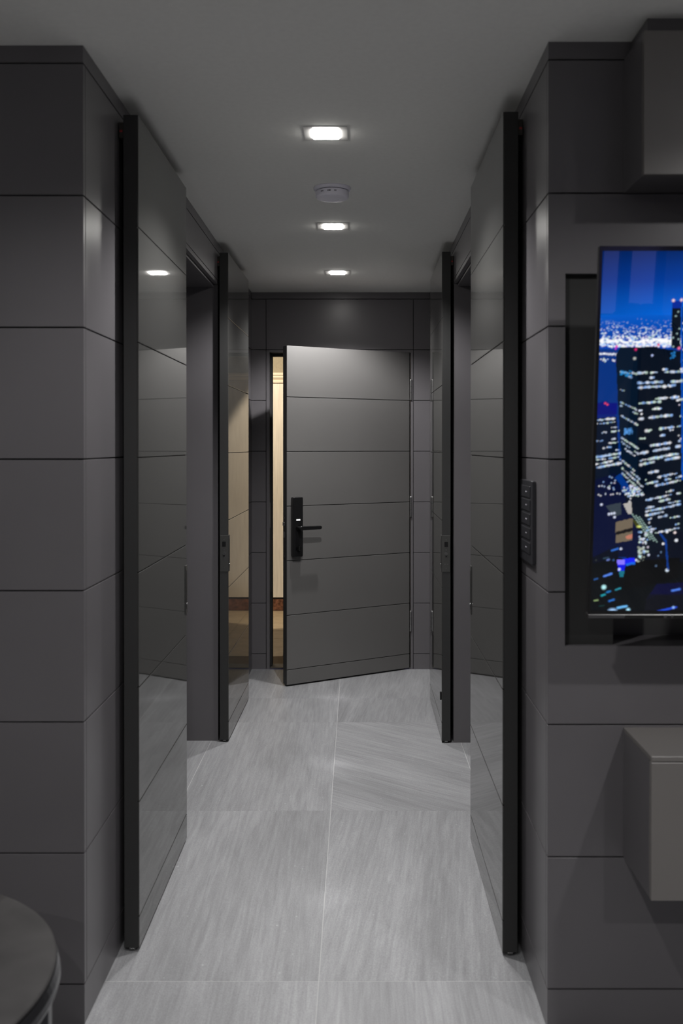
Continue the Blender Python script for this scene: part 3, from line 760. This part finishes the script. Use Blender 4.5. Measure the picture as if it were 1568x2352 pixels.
    poly([(56, 706), (96, 700), (98, 712), (58, 720)], (20, 30, 245)); poly([(56, 706), (74, 704), (74, 716), (58, 718)], (150, 130, 255), 0.8)
    poly([(58, 718), (76, 716), (74, 732), (60, 734)], (10, 20, 225)); poly([(62, 732), (74, 732), (72, 746), (64, 746)], (20, 110, 130))
    poly([(78, 714), (98, 710), (98, 716), (78, 720)], (20, 110, 235), 0.8)
    dot(62, 728, 3.0, (215, 225, 255)); dot(108, 698, 2.8, (190, 240, 255)); dot(172, 730, 3.6, (225, 240, 255)); dot(160, 668, 2.5, (250, 250, 255)); dot(168, 640, 2.8, (250, 250, 255)); dot(186, 642, 2.8, (255, 235, 235)); dot(190, 660, 3.4, (240, 245, 255))
    def dash(x, y, n, c, r=2.2, s=-0.35, a=0.9):
        for k in range(n): dot(x + k * 3.2, y + s * k * 3.2, r, c, a, 1.2)
    dash(44, 684, 5, (50, 110, 210)); dash(26, 702, 4, (70, 100, 120), 1.6, -0.15, .5); dash(6, 752, 3, (40, 90, 160), 1.8); dash(28, 744, 6, (90, 140, 245)); dash(34, 706, 2, (110, 130, 200), 2)
    dot(28, 770, 4.8, (190, 250, 255)); dash(56, 776, 4, (40, 150, 170), 1.8); dash(24, 790, 3, (30, 160, 175)); dash(36, 782, 3, (30, 120, 190)); dash(8, 802, 3, (140, 165, 110), 2.0, -.2, .8); dash(42, 803, 4, (40, 110, 200)); dash(20, 815, 4, (20, 60, 60), 1.5, -.2, .7)
    dot(50, 826, 5.2, (165, 205, 250), 1, 1.7); dash(62, 819, 7, (110, 190, 250), 2.6, -0.2); dot(86, 824, 4.0, (175, 230, 255)); dash(154, 828, 14, (35, 80, 225), 2.3, -0.25, .85); dot(190, 818, 3, (150, 190, 255)); dash(186, 778, 6, (80, 130, 240), 2.4, -.2)
    dot(8, 706, 1.5, (90, 100, 90), .5); dot(48, 706, 2.4, (60, 100, 160), .7)
    for x, y in ((150, 696), (146, 720), (118, 690), (156, 688)): dot(x, y, 2.0, (120, 150, 190), .6)
    poly([(152, 640), (168, 660), (176, 730), (172, 730), (164, 664), (150, 644)], (4, 60, 150), .8)
    # right of the picture, beyond the frame: more towers
    for _ in range(26):
        x0 = 240 + rng.random() * (W - 300); w = 40 + rng.random() * 90; y0 = 160 + rng.random() * 330
        poly([(x0, y0), (x0 + w, y0), (x0 + w, 760), (x0, 760)], (2, 12, 26))
        for k in range(50): dot(x0 + rng.random() * w, y0 + 6 + rng.random() * (750 - y0), 3.0, whites[rng.integers(6)], .9, 2.0)
    return np.clip(img, 0, 1.2)

# colour grid of the screen: fine columns in the nearer left part, coarse to the right
PXM = 834.0 / TVH
Hc, Wc = 836, int(TVW * PXM)
canvas = city_canvas(Wc, Hc)
sx0, sx1, sz0, sz1 = 0.0065, TVW - 0.0065, 0.0085, TVH - 0.0105
xs = list(np.arange(sx0, 0.235, 0.0015)) + list(np.arange(0.235, sx1, 0.02)) + [sx1]
zs = list(np.linspace(sz0, sz1, 560))
nxv, nzv = len(xs), len(zs)
co = np.zeros((nzv, nxv, 3), np.float32); co[..., 0] = np.array(xs)[None, :]; co[..., 2] = np.array(zs)[:, None]; co[..., 1] = 0.0
ii = np.arange(nzv * nxv).reshape(nzv, nxv)
quads = np.stack([ii[:-1, :-1], ii[:-1, 1:], ii[1:, 1:], ii[1:, :-1]], -1).reshape(-1, 4)
me = bpy.data.meshes.new('screen')
me.vertices.add(nzv * nxv); me.vertices.foreach_set('co', co.reshape(-1))
me.loops.add(quads.size); me.loops.foreach_set('vertex_index', quads.reshape(-1).astype(np.int32))
me.polygons.add(len(quads)); me.polygons.foreach_set('loop_start', np.arange(0, quads.size, 4, dtype=np.int32))
me.update(calc_edges=True); me.validate()
ca = me.color_attributes.new('picture', 'FLOAT_COLOR', 'POINT')
px = np.clip((np.array(xs) - sx0) * PXM, 0, Wc - 1).astype(int); pz = np.clip((sz1 - np.array(zs)) * PXM + 11, 0, Hc - 1).astype(int)
colr = np.ones((nzv, nxv, 4), np.float32)
colr[..., :3] = canvas[pz[:, None], px[None, :]]
ca.data.foreach_set('color', colr.reshape(-1))
sm = bpy.data.materials.new('lit_screen'); sm.use_nodes = True
nt = sm.node_tree; pb = nt.nodes['Principled BSDF']
pb.inputs['Base Color'].default_value = (0.002, 0.002, 0.002, 1); pb.inputs['Roughness'].default_value = 0.02
at = nt.nodes.new('ShaderNodeAttribute'); at.attribute_name = 'picture'
nt.links.new(at.outputs['Color'], pb.inputs['Emission Color']); pb.inputs['Emission Strength'].default_value = 1.0
sm.cycles.emission_sampling = 'NONE'
me.materials.append(sm)
scr = bpy.data.objects.new('screen', me); COL.objects.link(scr); scr.parent = tv
scr['label'] = 'blue night skyline picture'

# ------------------------------------------------------------------ round low table
tb = empty('round_table', (-0.960, 1.728, 0)); tag(tb, 'low round table with a dark stone top at the lower left, before the wall', 'table')
bm = bmesh.new(); bm_lathe(bm, [(0, 0.440), (0.390, 0.440), (0.3975, 0.4410), (0.4005, 0.4440), (0.4000, 0.4475), (0.3975, 0.4500), (0, 0.4500)], 128); o = obj('tabletop', bm, 'table_stone', tb)
bm = bmesh.new(); bm_lathe(bm, [(0, 0.404), (0.396, 0.404), (0.4065, 0.4075), (0.4085, 0.414), (0.4070, 0.426), (0.4015, 0.4399), (0, 0.4399)], 128); obj('rim', bm, 'table_rim', tb, smooth=False)
for a in (4, 94, 184, 274):
    bm = bmesh.new(); bm_prism(bm, [(0.355, 0.0), (0.392, 0.0), (0.3985, 0.03), (0.4000, 0.4038), (0.300, 0.4038), (0.330, 0.385), (0.345, 0.34)], -0.016, 0.016, 'y', bevel=0.003)
    o = obj('leg', bm, 'table_rim', tb); o.rotation_euler = (0, 0, math.radians(a))
bm = bmesh.new(); bm_lathe(bm, [(0, 0.100), (0.338, 0.100), (0.340, 0.104), (0.340, 0.112), (0.338, 0.116), (0, 0.116)], 96); obj('lower_shelf', bm, 'black', tb)
